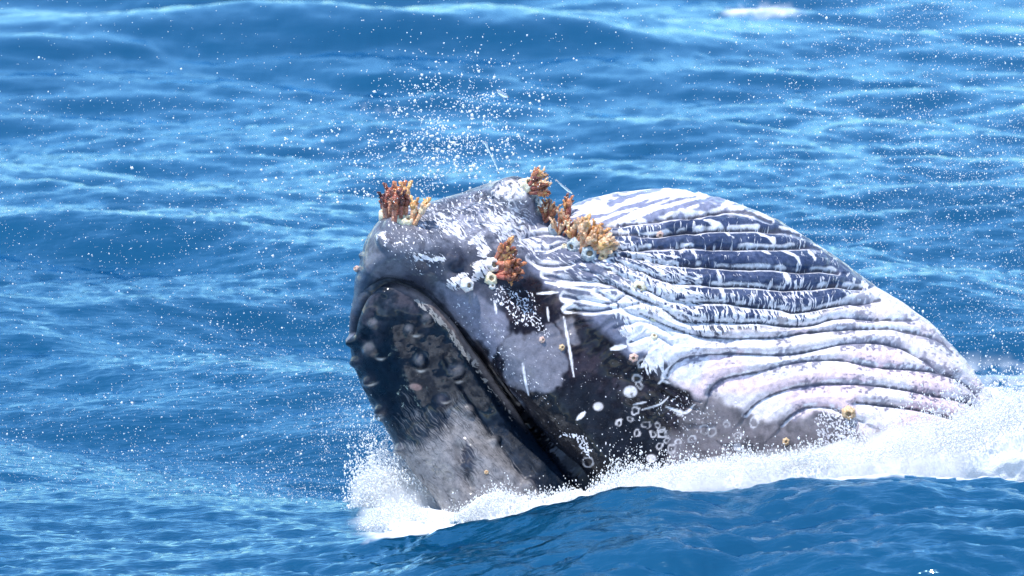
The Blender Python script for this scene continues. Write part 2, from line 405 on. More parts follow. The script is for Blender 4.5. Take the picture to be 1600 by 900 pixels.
disp += front*(-3.0*np.exp(-(fd/2.4)**2)-3.6*np.exp(-fd/7.0))
disp += front*(-8.0*np.exp(-(ld/3.0)**2))
# overhanging roll of the lower lip and the rim of the rostrum
disp += front*((~below)*3.5*np.exp(-((ld-10)/6)**2)+below*4.5*np.exp(-((ld-13)/8)**2))
# black gap that opens towards the corner of the mouth
gap = catmull([(800, 628), (850, 692), (885, 728), (912, 760)], 4)
gp, _, gl = seg_dist(x, y, gap, full=True, reach=40); disp += -26*np.exp(-(gp/(3+gl*0.045))**2)*sstep(0, 50, gl)*front
# ridge down the rostrum side, below the lip
for pts, w_, a_ in (([(668, 490), (700, 530), (740, 590), (790, 655), (850, 725)], 12, 5), ([(700, 560), (735, 620), (770, 675), (820, 745)], 9, -6), ([(690, 480), (735, 548), (785, 618), (835, 685)], 4, 3),
        ([(600, 500), (620, 560), (650, 620), (690, 680), (710, 730)], 16, 4), ([(720, 700), (722, 735), (735, 760)], 8, -9), ([(735, 700), (760, 720), (800, 745)], 13, 6)):
    disp += a_*np.exp(-(seg_dist(x, y, catmull(pts, 4), reach=60)/w_)**2)*front
# tubercles (x, y, radius, height)
TUB = [(584, 507, 8, 9), (578, 548, 10, 10), (640, 517, 8, 9), (658, 564, 11, 14), (714, 583, 11, 12), (691, 628, 12, 13), (556, 566, 9, 9), (576, 596, 9, 9), (594, 640, 9, 11), (588, 655, 8, 9), (624, 703, 9, 10),
       (733, 643, 10, 11), (775, 687, 9, 10), (667, 500, 8, 7), (549, 535, 8, 8), (826, 758, 11, 10), (726, 728, 11, 7), (602, 460, 6, 4),
       (710, 407, 12, 13), (718, 441, 15, 15), (748, 424, 14, 12), (730, 447, 8, 8), (602, 382, 12, 9), (597, 372, 10, 8), (560, 398, 6, 6), (556, 420, 5, 6), (568, 366, 6, 6), (770, 402, 12, 6), (612, 352, 12, 6),
       (990, 558, 9, 7), (972, 513, 8, 5), (985, 620, 12, 5), (998, 506, 8, 5), (845, 530, 5, 3), (876, 543, 5, 3), (700, 318, 14, 3), (745, 330, 18, 3), (770, 305, 12, 3)]
tubm = np.zeros(n, np.float32)
for tx, ty, r_, h_ in TUB:
    e = np.exp(-(((x-tx)**2+(y-ty)**2)/(r_*0.85)**2)**1.4)*front; disp += (1.05 if ty < 460 else .8)*h_*e; tubm = np.maximum(tubm, e)
# soft unevenness and small wrinkles
disp += fbm(x/90, y/90, z/90, 5, 3)*4.0 + fbm(x/22, y/22, z/22, 9, 3)*1.6
wr_w = sstep(800, 900, x)*(1-sstep(1080, 1200, x))*(1-sstep(520, 600, y))
fl = (x*0.42+y*0.9); fu_ = (x*0.9-y*0.42)
wr = 1-np.abs(noise(fu_/38, fl/9+0.8*noise(x/30, y/30, 0, 71), z/60, 23))*2
disp += wr_w*wr*1.6
cr = 1-np.abs(noise(ga/6+0.8*noise(x/14, y/14, 0, 27), gd*gs/55, gi*3.3, 25))*2
disp += cr*0.5*sstep(4, 9, gd)*(gd < 40)*front
v2 = v+N*disp[:, None]
v2[:, 1] = np.minimum(v2[:, 1], 872)

# --- skin colours
def C(*a): return np.array(a, np.float32)
col = np.tile(C(.052, .058, .084), (n, 1))
def lay(mask, c):
    global col
    mask = np.clip(mask, 0, 1)[:, None]*1.0; col = col*(1-mask)+C(*c)*mask
xf, yf = x+fbm(x/26, y/26, z/40, 31, 3)*16, y+fbm(x/26, y/26, z/40, 37, 3)*16
mott = fbm(x/38, y/38, z/50, 45, 4, .6); fine = fbm(x/7, y/7, z/9, 51, 3, .6); sp = noise(x/3.2, y/3.2, z/4, 55)
def area(pts, soft=6, warp=True):
    X_, Y_ = (xf, yf) if warp else (x, y)
    d = np.full(n, -1e3, np.float32); P_ = np.array(pts, float)
    s = (x > P_[:, 0].min()-45) & (x < P_[:, 0].max()+45) & (y > P_[:, 1].min()-45) & (y < P_[:, 1].max()+45)
    d[s] = sdist(X_[s], Y_[s], catmull(pts, 3, True)); return sstep(-soft, soft, d)
lay(sstep(.0, .3, mott)*.8, (.035, .040, .065)); lay(sstep(.05, .35, -mott)*.7, (.17, .185, .24))
lay(sstep(.1, .35, fbm(x/15, y/15, z/20, 46, 3, .6))*.6, (.035, .04, .06))
dark1 = area([(800, 440), (850, 440), (900, 455), (940, 500), (985, 530), (1015, 575), (1060, 600), (1110, 640), (1170, 690), (1200, 800), (1100, 880), (900, 820), (850, 690), (770, 590), (740, 530), (775, 500)], 8)
lay(dark1, (.006, .005, .010)); lay(dark1*sstep(.0, .4, mott+.4*fine)*.8, (.026, .020, .030))
lay(area([(820, 620), (900, 600), (990, 640), (1050, 690), (1060, 800), (900, 800), (850, 700)], 20), (.004, .005, .009))
lay(area([(690, 455), (740, 452), (772, 478), (792, 520), (775, 555), (745, 530), (715, 490)], 5), (.15, .155, .21))
lay(area([(790, 535), (806, 512), (830, 530), (862, 505), (886, 545), (878, 585), (862, 610), (838, 618), (812, 612), (797, 585)], 4), (.135, .14, .18))
lay(area([(868, 490), (895, 495), (905, 530), (900, 545), (884, 530)], 4)*.7, (.17, .17, .21))
upper = area([(905, 352), (1000, 345), (1120, 330), (1240, 350), (1330, 420), (1380, 455), (1290, 478), (1240, 500), (1080, 505), (1000, 460), (950, 420), (900, 400)], 6)
lay(upper, (.030, .046, .105)); lay(upper*sstep(-.2, .4, mott+.7*fine)*.6, (.075, .098, .175))
lay(area([(815, 365), (850, 350), (900, 385), (960, 430), (1010, 480), (1040, 540), (1000, 560), (950, 520), (900, 480), (850, 440), (822, 400)], 8)*.9, (.12, .135, .205))
whiteR = area([(1052, 545), (1100, 528), (1180, 515), (1260, 500), (1310, 480), (1350, 452), (1400, 460), (1480, 530), (1580, 660), (1560, 760), (1400, 720), (1340, 665), (1290, 645), (1250, 655), (1215, 668), (1180, 652), (1130, 640), (1090, 615), (1055, 590)], 7)
lay(whiteR, (.64, .595, .645)); lay(whiteR*sstep(.0, .5, fbm(x/60, y/40, 0, 60, 2))*.8, (.68, .52, .58))
whiteM = area([(985, 505), (1030, 495), (1085, 520), (1110, 560), (1090, 600), (1060, 592), (1035, 565), (1000, 545)], 6)
lay(whiteM*.85, (.62, .62, .72))
whiteT = area([(880, 345), (895, 318), (950, 290), (1060, 280), (1130, 300), (1200, 335), (1190, 345), (1150, 327), (1100, 333), (1050, 341), (985, 350), (930, 352)], 4)
lay(whiteT, (.66, .64, .68))
lay(whiteT*sstep(.05, .22, noise(x/30+y/20, y/5.5+x/20, 0, 62)+.25*noise(x/9, y/3, 0, 63))*.9, (.14, .16, .27))
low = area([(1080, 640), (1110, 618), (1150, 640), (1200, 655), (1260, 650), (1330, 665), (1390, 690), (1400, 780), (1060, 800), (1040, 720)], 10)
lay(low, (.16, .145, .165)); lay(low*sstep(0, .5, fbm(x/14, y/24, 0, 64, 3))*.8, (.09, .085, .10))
chin = area([(610, 345), (700, 312), (760, 290), (830, 300), (850, 370), (800, 400), (720, 380), (650, 370)], 14)
lay(chin*sstep(-.3, .35, mott+fine*.3)*.8, (.27, .275, .34))
lay(area([(768, 296), (790, 280), (815, 283), (828, 300), (815, 312), (780, 314)], 5)*sstep(-.5, .1, fine), (.72, .69, .72))
lay(area([(842, 312), (858, 300), (880, 330), (888, 355), (860, 350), (846, 335)], 5)*.8, (.03, .05, .10))  # shade in the hollow beside the knob, painted dark blue into the skin
lay(area([(545, 400), (560, 385), (590, 440), (570, 460), (552, 500), (545, 470)], 6), (.05, .07, .11))  # blue reflection along the jaw's left edge, painted into the skin
lay(area([(590, 362), (615, 350), (650, 360), (640, 420), (605, 440), (590, 400)], 10)*.7, (.11, .12, .16))
# rostrum
ros = below & (ld < 1e8) & (sdist(x, y, R_POLY) > -12)
rosm = ros.astype(np.float32)
lay(rosm, (.003, .008, .018))  # dark skin; the shade under the overhanging jaw is painted in too
gradn = fbm(x/40, y/40, 0, 75, 3)
grey = rosm*sstep(-75, 100, (y-640)+0.30*(x-660)+gradn*55 - np.clip(x-745, 0, 300)*1.0)  # paints the lower snout paler, as the light falls there
grey = grey*(1-sstep(-14, 10, 42-seg_dist(x, y, catmull([(720, 520), (750, 570), (791, 631), (855, 713), (910, 775)], 4), reach=80)))
grey = grey*(1-.8*np.exp(-(((x-730)/13)**2+((y-722)/26)**2)))
lay(rosm*np.exp(-(((x-728)/12)**2+((y-722)/22)**2)), (.03, .035, .05))
lay(rosm*np.exp(-((ld-24)/17)**2)*sstep(-.3, .3, mott+fine*.5)*(la < 215)*.55, (.085, .075, .095))
A_ros = rosm*(.30+.45*sstep(580, 680, y))*(1-.6*np.exp(-((ld-15)/20)**2)); A_grey = grey
rim = rosm*np.exp(-((ld-10)/8)**4)*sstep(90, 160, la)*(1-sstep(370, 450, la))
lay(rim*.85, (.17, .145, .15))
sprk = noise((x*.7+y*.7)/9, (x*.7-y*.7)/2.6, 0, 81)
stripe = rosm*np.exp(-((ld-20-fbm(x/20, y/20, 0, 82, 2)*3)/5.4)**4)*sstep(130, 175, la)*(1-sstep(400, 450, la))
A_stripe = stripe*(1.0-.45*sstep(230, 420, la))
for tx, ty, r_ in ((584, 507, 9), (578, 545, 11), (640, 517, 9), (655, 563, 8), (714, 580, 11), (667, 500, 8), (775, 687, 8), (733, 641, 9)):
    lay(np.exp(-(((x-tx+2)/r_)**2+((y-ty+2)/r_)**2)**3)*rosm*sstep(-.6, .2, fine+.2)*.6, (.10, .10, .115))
for tx, ty in ((576, 596), (594, 640), (588, 655), (624, 703), (553, 566), (826, 758), (726, 725), (691, 626), (735, 705)):
    lay(np.exp(-(((x-tx)/13)**2+((y-ty)/15)**2)**1.5)*rosm*.95, (.022, .026, .042))
for tx, ty in ((658, 580), (717, 598), (582, 600), (592, 653), (698, 628), (594, 562), (650, 526)):
    lay(np.exp(-(((x-tx)/6)**2+((y-ty+(x-tx)**2*.03)/1.8)**2))*.7, (.72, .66, .62))
lay(sstep(1.3, .7, (((x-650)*.9+(y-603)*.3)/9)**2+(((y-603)-(x-650)*.3)/5)**2)*.8, (.30, .19, .175))
lay(np.exp(-(ld/2.4)**2)*front, (.010, .012, .018))  # shade in the lip crease, painted as a black line
lay(np.exp(-(gp/(3+gl*0.045))**2)*sstep(0, 50, gl)*front, (.008, .009, .014))  # shade inside the widening mouth gap, painted dark along it
# white scrapes: cross streaks on the pleats, a ragged white edge along each fold, and painted highlights below the grooves.
# W holds marks with a place of their own; A_* are densities for the fine scratches drawn by the skin material
W = np.zeros(n, np.float32); Z0 = np.zeros(n, np.float32)
lowp = sstep(410, 505, y-.02*(x-1100))
pz = sstep(925, 990, x)*(1-whiteR)*(1-whiteT)*(gd < 44)*(1-sstep(560, 600, y))
A_cross = pz*(.27+.55*lowp+.28*fbm(x/46, y/22, 0, 86, 2)+.25*(1-sstep(980, 1080, x)))*(gd > 1.6)
edge_n = noise(x/13, gi*5.1, 0, 87); above = gs < 0; A_cross = np.maximum(A_cross, pz*above*.62*np.exp(-(gd/6.5)**2)*(.6+.6*noise(x/24, gi*3.7, 0, 187))); longn = noise(x/52, gi*9.1, 0, 99)
W = np.maximum(W, front*(gd < 40)*above*sstep(930, 990, x)*(1-sstep(0, 1.5, np.abs(gd-3.0-.8*edge_n)-.2-1.3*edge_n-.9*lowp))*sstep(-.1, .2, edge_n*.9+longn*.9+.35*lowp))
W = np.maximum(W, front*(gd < 40)*(~above)*sstep(1000, 1100, x)*(1-sstep(0, 1.4, np.abs(gd-3.0)-.5-1.4*noise(x/14, gi*3.3, 0, 88)))*.7*sstep(-.1, .2, -longn+.3*lowp))  # lit upper edge of each ridge, painted white below its groove
zone = area([(838, 360), (900, 395), (960, 400), (1040, 440), (1090, 500), (1060, 520), (1010, 510), (950, 470), (900, 440), (850, 425), (830, 390)], 10)
zone2 = area([(930, 380), (1050, 395), (1095, 440), (1110, 500), (1060, 510), (980, 460), (925, 415)], 10)
A_flow = np.maximum(zone*.40, zone2*.62)
W = np.maximum(W, front*(fd < 30)*(1-sstep(0, 2.0, np.abs(fd-4.6)-1.2-2.2*noise(x/18, y/10, 0, 92)))*.85*(x > 815)*(y < 600)*sstep(-.5, 0, noise(x/30, y/22, 0, 95)+.1))
A_chin = area([(640, 330), (700, 315), (760, 300), (835, 330), (850, 385), (820, 390), (760, 365), (690, 372), (640, 350)], 14)*.52
A_chin = np.maximum(A_chin, area([(760, 330), (800, 330), (830, 360), (850, 385), (835, 400), (800, 380), (765, 360)], 6)*.85)
A_chin = np.maximum(A_chin, chin*.25)
for pts in ([(672, 352), (700, 345), (732, 362), (728, 374), (700, 368), (680, 362)], [(735, 375), (752, 372), (762, 388), (755, 402), (738, 392)], [(690, 330), (715, 326), (712, 336), (694, 337)],
            [(598, 366), (612, 362), (606, 382), (596, 380)], [(650, 395), (690, 398), (700, 412), (660, 412)], [(704, 432), (728, 430), (732, 448), (708, 450)], [(738, 410), (762, 408), (764, 430), (742, 438)], [(775, 330), (800, 345), (812, 375), (796, 372), (778, 352)]):
    A_chin = np.maximum(A_chin, area(pts, 4)*.95)
A_speck = Z0.copy()
def speck(pts, dn, soft=8):
    global A_speck
    A_speck = np.maximum(A_speck, area(pts, soft)*dn*(1-rosm))
speck([(770, 452), (815, 447), (838, 480), (852, 528), (830, 518), (800, 495), (780, 478)], .62, 5)
speck([(872, 684), (905, 680), (925, 700), (926, 715), (914, 712), (905, 700), (890, 692)], .8, 4)
speck([(640, 320), (700, 305), (760, 300), (740, 350), (650, 380), (600, 400), (600, 350)], .35)
speck([(690, 400), (640, 380), (640, 420), (700, 430)], .42)
speck([(880, 540), (1040, 600), (1100, 700), (900, 720), (780, 560)], .07, 30)
speck([(700, 470), (750, 480), (800, 540), (850, 640), (780, 570), (735, 520)], .28)
speck([(1290, 640), (1380, 640), (1430, 690), (1330, 730), (1270, 690)], .75)
speck([(1060, 610), (1100, 620), (1120, 660), (1080, 690), (1040, 660), (1020, 620)], .35)
def stroke(pts, w_, s=1.0):
    global W
    p = catmull(pts, 5); d, _, a = seg_dist(x, y, p, full=True, reach=12); L = a.max(initial=1)
    tt = np.minimum(a, np.abs(L-a)); ww = w_*(0.45+0.55*sstep(0, max(L*.3, 1), tt))
    W = np.maximum(W, front*s*(1-sstep(ww-.9, ww+.9, d)))
for p_, w_ in (([(881, 495), (887, 530), (897, 588)], 1.8), ([(817, 568), (820, 590), (825, 618)], 1.8), ([(855, 480), (857, 502)], 1.4), ([(878, 470), (905, 482)], 3), ([(853, 440), (880, 444), (920, 442), (950, 448)], 3.4), ([(875, 447), (930, 454), (965, 452)], 1.8),
    ([(840, 458), (872, 456)], 2), ([(900, 465), (930, 472), (958, 462)], 4), ([(955, 545), (978, 541)], 4), ([(822, 372), (850, 390), (878, 380)], 2.4), ([(826, 400), (850, 420), (895, 414)], 3), ([(902, 655), (914, 644)], 3.4),
    ([(1003, 640), (1030, 632), (1045, 620)], 1.2), ([(990, 632), (1010, 628)], 1.2), ([(1185, 360), (1205, 372), (1212, 382)], 4), ([(1190, 386), (1204, 395)], 2.6), ([(1220, 386), (1240, 398), (1250, 412)], 3), ([(1122, 420), (1130, 460), (1132, 478)], 3), ([(1082, 385), (1088, 405)], 2),
    ([(1100, 345), (1130, 355), (1145, 372)], 3), ([(1230, 420), (1232, 440)], 5), ([(1268, 392), (1272, 408)], 3), ([(975, 352), (1010, 348)], 2), ([(1300, 480), (1340, 462), (1380, 452), (1400, 458)], 6), ([(1270, 505), (1310, 488)], 3), ([(1062, 562), (1038, 585), (1035, 595)], 4),
    ([(1040, 635), (1070, 645), (1085, 632)], 2), ([(772, 470), (776, 490)], 1.5)): stroke(p_, w_)
# ring scars and round scars left by barnacles
for rx, ry, rr in ((1003, 568, 7), (996, 592, 6), (999, 602, 7), (993, 642, 6), (1010, 664, 7), (995, 676, 5), (1020, 679, 7), (1028, 664, 7), (1033, 672, 6), (1035, 678, 7), (1042, 688, 7), (1031, 697, 7), (1049, 701, 7), (1051, 710, 6),
        (1101, 671, 7), (1112, 675, 6), (1081, 686, 7), (1135, 663, 6), (1152, 681, 7), (918, 723, 9), (967, 660, 5), (1178, 660, 8), (1208, 705, 7), (1060, 690, 6), (1134, 720, 7), (985, 655, 5), (800, 320, 8), (1056, 532, 8), (930, 455, 9)):
    a_ = rng.uniform(.62, 1.0); th = rng.uniform(0, 3); dx_, dy_ = x-rx+1.6*noise(x/6, y/6, 0, 400), y-ry+1.6*noise(x/6, y/6, 0, 401); rr = rr*rng.uniform(.75, 1.2)
    ex = (dx_*math.cos(th)+dy_*math.sin(th)); ey = (-dx_*math.sin(th)+dy_*math.cos(th))/a_
    d = np.abs(np.hypot(ex, ey)-rr*.9); ang_ = np.arctan2(ey, ex)
    W = np.maximum(W, front*(1-sstep(.6, 2.1, d))*sstep(-1.15, -.75, np.cos(ang_-rng.uniform(0, 6)))*rng.uniform(.35, .65))
for rx, ry, rr in ((935, 635, 9), (1018, 716, 9), (1152, 698, 8), (985, 612, 12), (1062, 645, 7)):
    W = np.maximum(W, front*(1-sstep(rr-3, rr, np.hypot(x-rx, (y-ry)*1.15)))*.7*sstep(-.5, .1, fine+.3))
W = np.maximum(W, fw*(gs > 0)*sstep(960, 1040, x)*(1-whiteR)*(1-sstep(0, 1.3, np.abs(gd-3.8)-.5-.8*edge_n))*(gd < 12)*.75)  # thin highlight painted just below each groove on the darker pleats
W *= 1-rosm
W = np.clip(W, 0, 1); wm = W*(0.86+0.14*np.clip(sp+.5, 0, 1)); col = col*(1-wm[:, None])+C(.74, .74, .80)*wm[:, None]
# dark ragged line in the groove bottoms on the white belly
gl_ = front*(gd < 8)*(1-sstep(1.0, 2.6, gd-1.2*noise(ga/5, gi*2.0, 0, 96)))
col = col*(1-(gl_*.85)[:, None])+C(.05, .05, .075)*(gl_*.85)[:, None]
rag = front*whiteR*sstep(-.1, .3, noise(x/26, gi*4.0, 0, 97))*np.where(above, .8, 1)*(gd < 17)*sstep(-.15, .15, noise(x/5, y/3.4, 0, 98)+.5*noise(x/2.6, y/2.2, 0, 198)-(gd-6)/12)
col = col*(1-rag[:, None]*.85)+C(.13, .13, .19)*rag[:, None]*.85
col *= (1+0.22*fine)[:, None]
wet = np.clip(.7-W*.4-whiteR*.25+rosm*.25, 0, 1)
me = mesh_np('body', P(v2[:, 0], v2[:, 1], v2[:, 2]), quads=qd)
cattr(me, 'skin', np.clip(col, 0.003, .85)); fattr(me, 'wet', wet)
nr = 1-rosm
for nm, ar in (('cross', A_cross*nr), ('flow', A_flow*nr), ('scrape', A_chin*nr), ('speck', A_speck), ('furrow', A_ros), ('pale', A_grey), ('stripe', A_stripe)): fattr(me, nm, np.where(front, np.clip(ar, 0, 1), 0))
at = me.attributes.new('pos', 'FLOAT_VECTOR', 'POINT'); at.data.foreach_set('vector', np.ascontiguousarray(np.stack([x, y, z*.4], 1), np.float32).ravel())
m = NT('whale_skin'); a = m.attr('skin'); geo = m.n('NewGeometry'); pos = m.attr('pos').outputs['Vector']
wv = m.n('TexNoise'); wv.inputs['Scale'].default_value = .045; wv.inputs['Detail'].default_value = 2; m.l(pos, wv.inputs['Vector'])
wsub = m.n('VectorMath', operation='SUBTRACT'); m.l(wv.outputs['Color'], wsub.inputs[0]); wsub.inputs[1].default_value = (.5, .5, .5)
wsc = m.n('VectorMath', operation='SCALE'); m.l(wsub.outputs[0], wsc.inputs[0]); wsc.inputs['Scale'].default_value = 15
wad = m.n('VectorMath', operation='ADD'); m.l(pos, wad.inputs[0]); m.l(wsc.outputs[0], wad.inputs[1])
def marks(ang, su, sv, dens, detail=2, lo=.70, hi=.36, w_=.065, rough=.5, warp=True):
    """1 where streaks running along `ang` degrees (picture plane, y down) of size su x sv pixels pass the density"""
    mp = m.n('Mapping', vector_type='TEXTURE'); mp.inputs['Rotation'].default_value = (0, 0, math.radians(ang)); mp.inputs['Scale'].default_value = (su, sv, 14)
    m.l(wad.outputs[0] if warp else pos, mp.inputs[0]); nz = m.noise(1.0, detail, rough, mp.outputs[0])
    th = m.math('SUBTRACT', lo, m.math('MULTIPLY', dens, lo-hi))
    r = m.math('DIVIDE', m.math('SUBTRACT', nz, th), w_, clamp=True); return m.math('MULTIPLY', r, m.math('GREATER_THAN', dens, .02))
A = lambda nm: m.attr(nm).outputs['Fac']
mk1 = marks(78, 20, 3.8, A('cross'), 3, .70, .38, .06, .55); mk2 = marks(28, 17, 4.2, A('flow')); mk3 = marks(38, 11, 2.8, A('scrape'), 3, .70, .40, .04, .6); mk4 = marks(60, 4.4, 3.0, A('speck'), 1, .74, .42, .05); mk5 = marks(54, 8, 2.6, A('stripe'), 2, .80, .40, .08)
mall = m.math('MAXIMUM', m.math('MAXIMUM', mk1, mk2), m.math('MAXIMUM', mk3, mk4))
fine_ = m.noise(.55, 4, .65, pos); med_ = m.noise(.11, 4, .62, pos)
c0 = m.mix(m.math('MULTIPLY', mall, m.math('ADD', .30, m.math('MULTIPLY', med_, 1.15), True)), a.outputs['Color'], (.68, .68, .74))
c0 = m.mix(marks(50, 30, 2.0, A('pale'), 3, .80, .12, .28, .6), c0, m.mix(med_, (.07, .072, .085), (.235, .23, .245)))
c0 = m.mix(m.math('MULTIPLY', mk5, .8), c0, (.36, .34, .33))
# fine furrows on the snout: dark lines where it is pale, faint light lines where it is black
fur = marks(44, 20, 1.5, A('furrow'), 3, .78, .50, .09, .6); pale = A('pale')
c0 = m.mix(m.math('MULTIPLY', m.math('MULTIPLY', fur, pale), .8), c0, (.02, .022, .03))
fur2 = marks(52, 34, 2.4, A('furrow'), 3, .74, .50, .10, .6)
c0 = m.mix(m.math('MULTIPLY', m.math('MULTIPLY', fur2, m.math('SUBTRACT', 1, pale)), .13), c0, (.16, .20, .26))
vv = m.math('ADD', m.math('MULTIPLY', fine_, .75), m.math('ADD', .10, m.math('MULTIPLY', med_, 1.05)))
mx = m.n('VectorMath', operation='SCALE'); m.l(c0, mx.inputs[0]); m.l(vv, mx.inputs['Scale']); m.l(mx.outputs[0], m.b.inputs['Base Color'])
wa = m.attr('wet').outputs['Fac']
m.l(m.math('ADD', m.math('MULTIPLY', med_, .45), .10), m.b.inputs['Roughness'])
m.set(IOR=1.4, Specular_IOR_Level=0.12, Coat_Roughness=.05, Coat_IOR=1.45); wp = m.math('MULTIPLY', m.math('SUBTRACT', m.noise(.06, 4, .6, pos), .42), 7, True)
m.l(m.math('MULTIPLY', m.math('MULTIPLY', wa, m.math('ADD', .35, wp)), .75), m.b.inputs['Coat Weight'])
m.bump(m.math('ADD', fine_, m.math('ADD', m.math('MULTIPLY', m.math('MULTIPLY', fur, -.5), pale), m.math('MULTIPLY', mall, .35))), .45, .012)
wroot = link('humpback_whale', None, label='humpback whale rolled belly-up at the surface, dark chin and white pleated throat', category='whale')
loc0 = P(1000, 790, 0); wroot.location = loc0
body = link('body', me, m.m, wroot); body.matrix_parent_inverse = Matrix.Translation(-Vector(loc0))
bw = P(v2[:, 0], v2[:, 1], v2[:, 2]); keep = v2[:, 2] < 60
kf = keep[qd].all(1)
bvh = BVHTree.FromPolygons([Vector(c) for c in bw.tolist()], qd[kf].tolist())
def hit(px, py):
    o = Vector(CAM); d = Vector(P(px, py, 0))-o; d.normalize()
    r = bvh.ray_cast(o, d, 200)
    if r[0] is None:
        r = bvh.find_nearest(Vector(P(px, py, -40)))
    n_ = r[1]
    if n_.dot(d) > 0: n_ = -n_
    return r[0], n_

#==BARNACLES==
# ---------------------------------------------------------------- barnacles
def tube(pts, rad, seg=8):
    pts = [Vector(p) for p in pts]; co, fa = [], []
    for i, p in enumerate(pts):
        t = (pts[min(i+1, len(pts)-1)]-pts[max(i-1, 0)]).normalized(); a = t.orthogonal().normalized()
        a = Vector((1, 0, 0))-t*t.x if abs(t.x) < .9 else Vector((0, 1, 0))-t*t.y; a.normalize(); b = t.cross(a)
        for k in range(seg):
            an = 2*math.pi*k/seg; co.append(p+(a*math.cos(an)+b*math.sin(an))*rad[i])
    for i in range(len(pts)-1):
        for k in range(seg): fa.append((i*seg+k, i*seg+(k+1) % seg, (i+1)*seg+(k+1) % seg, (i+1)*seg+k))
    fa.append(tuple(range(seg))[::-1]); fa.append(tuple(range((len(pts)-1)*seg, len(pts)*seg)))
    return co, fa
def pmesh(name, parts):
    co, fa = [], []
    for c, f in parts:
        b = len(co); co += [tuple(p) for p in c]; fa += [tuple(i+b for i in q) for q in f]
    me = bpy.data.meshes.new(name); me.from_pydata(co, [], fa)
    me.polygons.foreach_set('use_smooth', [True]*len(me.polygons)); me.update(); return me
def fleshy(name, c1, c2, rough=.25):
    m = NT(name); tc = m.n('TexCoord'); nz = m.noise(5, 4, .65, tc.outputs['Object'])
    oi = m.n('ObjectInfo'); f = m.math('ADD', nz, m.math('MULTIPLY', m.math('SUBTRACT', oi.outputs['Random'], .5), .35))
    m.l(m.ramp(f, [(.32, c1), (.64, c2)]), m.b.inputs['Base Color']); m.set(Roughness=rough, Subsurface_Weight=.25, Subsurface_Scale=.02, Coat_Weight=.6, Coat_Roughness=.1)
    m.b.inputs['Subsurface Radius'].default_value = (1, .4, .2)
    m.bump(m.noise(14, 3, .6, tc.outputs['Object']), .6, .12); return m.m
M_STALK = {'dark': fleshy('stalk_pink', (.42, .14, .10), (.75, .36, .22)), 'orange': fleshy('stalk_orange', (.55, .20, .09), (.85, .48, .26)),
           'red': fleshy('stalk_red', (.34, .06, .05), (.70, .26, .16)), 'tan': fleshy('stalk_tan', (.60, .25, .12), (.92, .52, .28))}
M_HEAD = {'dark': fleshy('head_dark', (.05, .010, .014), (.42, .12, .07), .15), 'orange': fleshy('head_orange', (.52, .20, .06), (.95, .55, .22)),
          'red': fleshy('head_red', (.11, .022, .016), (.66, .24, .10), .15), 'tan': fleshy('head_tan', (.58, .31, .16), (.95, .68, .44))}
# unit barnacle grows along +Z, length 1
STALKS, HEADS = {}, {}
def variant(kind, k):
    if (kind, k) in STALKS: return STALKS[kind, k], HEADS[kind, k]
    r = random.Random(k*7+3); bx, by = r.uniform(-.10, .10), r.uniform(-.10, .10)
    pts = [(bx*math.sin(t*1.6), by*math.sin(t*1.6), t*.62) for t in (0, .2, .4, .6, .8, 1)]
    rad = [.085, .07, .068, .075, .082, .07]
    st = pmesh('stalk', [tube(pts, [q*(1+r.uniform(-.1, .1)) for q in rad])])
    e = Vector(pts[-1]); ps = []
    dd = Vector((bx*.6, by*.6, 1)).normalized()
    n_ = 7; ts = [i/(n_-1) for i in range(n_)]
    ps.append(tube([e-dd*.06+dd*(.36*t) for t in ts], [.05+.075*math.sin(math.pi*min(t*.9+.06, 1))**.8*(1+r.uniform(-.14, .14)) for t in ts], 9))
    th = r.uniform(0, 6)
    for s in (-1, 1):      # the two ear-like lobes
        sx = Vector((math.cos(th), math.sin(th), 0))*s
        a = e+dd*.22+sx*.05; L = r.uniform(.17, .28)
        ps.append(tube([a, a+dd*L*.4+sx*.05, a+dd*L*.8+sx*.07, a+dd*L+sx*(.10+r.uniform(0, .05))], [.055, .05, .058, .028], 7))
    for _ in range(1):     # feathery feet and folds on the head
        q = Vector((r.uniform(-1, 1), r.uniform(-1, 1), r.uniform(-.2, 1))).normalized(); a = e+dd*r.uniform(.06, .26)+Vector((q.x, q.y, 0))*.09
        ps.append(tube([a, a+q*.05, a+q*.09], [.045, .035, .012], 5))
    hd = pmesh('shell_head', ps); st.materials.append(M_STALK[kind]); hd.materials.append(M_HEAD[kind])
    STALKS[kind, k], HEADS[kind, k] = st, hd; return st, hd
def wdir(deg, outw):        # direction in the picture plane plus a lean towards the viewer
    a = math.radians(deg); d = RIGHT*math.cos(a)+UP*math.sin(a)-FWD*outw; return Vector(d).normalized()
def cluster(label, pts, kinds=None):
    """pts: (x, y, angle, length px, kind, lean)"""
    p0, _ = hit(pts[0][0], pts[0][1])
    root = link('goose_barnacle_cluster', None, label=label, category='barnacle cluster', group='goose barnacle clusters on the whale chin'); root.location = p0
    for i, (bx, by, an, L, kind, lean) in enumerate(pts):
        p, nn_ = hit(bx, by); d = wdir(an, lean); d = (d+nn_*.15).normalized()
        st, hd = variant(kind, random.randrange(5))
        rot = d.to_track_quat('Z', 'Y').to_matrix().to_4x4() @ Matrix.Rotation(random.uniform(0, 6.28), 4, 'Z')
        M_ = Matrix.Translation(Vector(p)-Vector(p0)-d*.02) @ rot @ Matrix.Diagonal((L*PX*1.15, L*PX*1.15, L*PX*1.0, 1))
        s = link('goose_barnacle', st, None, root); s.matrix_local = M_
        link('shell_head', hd, None, s)
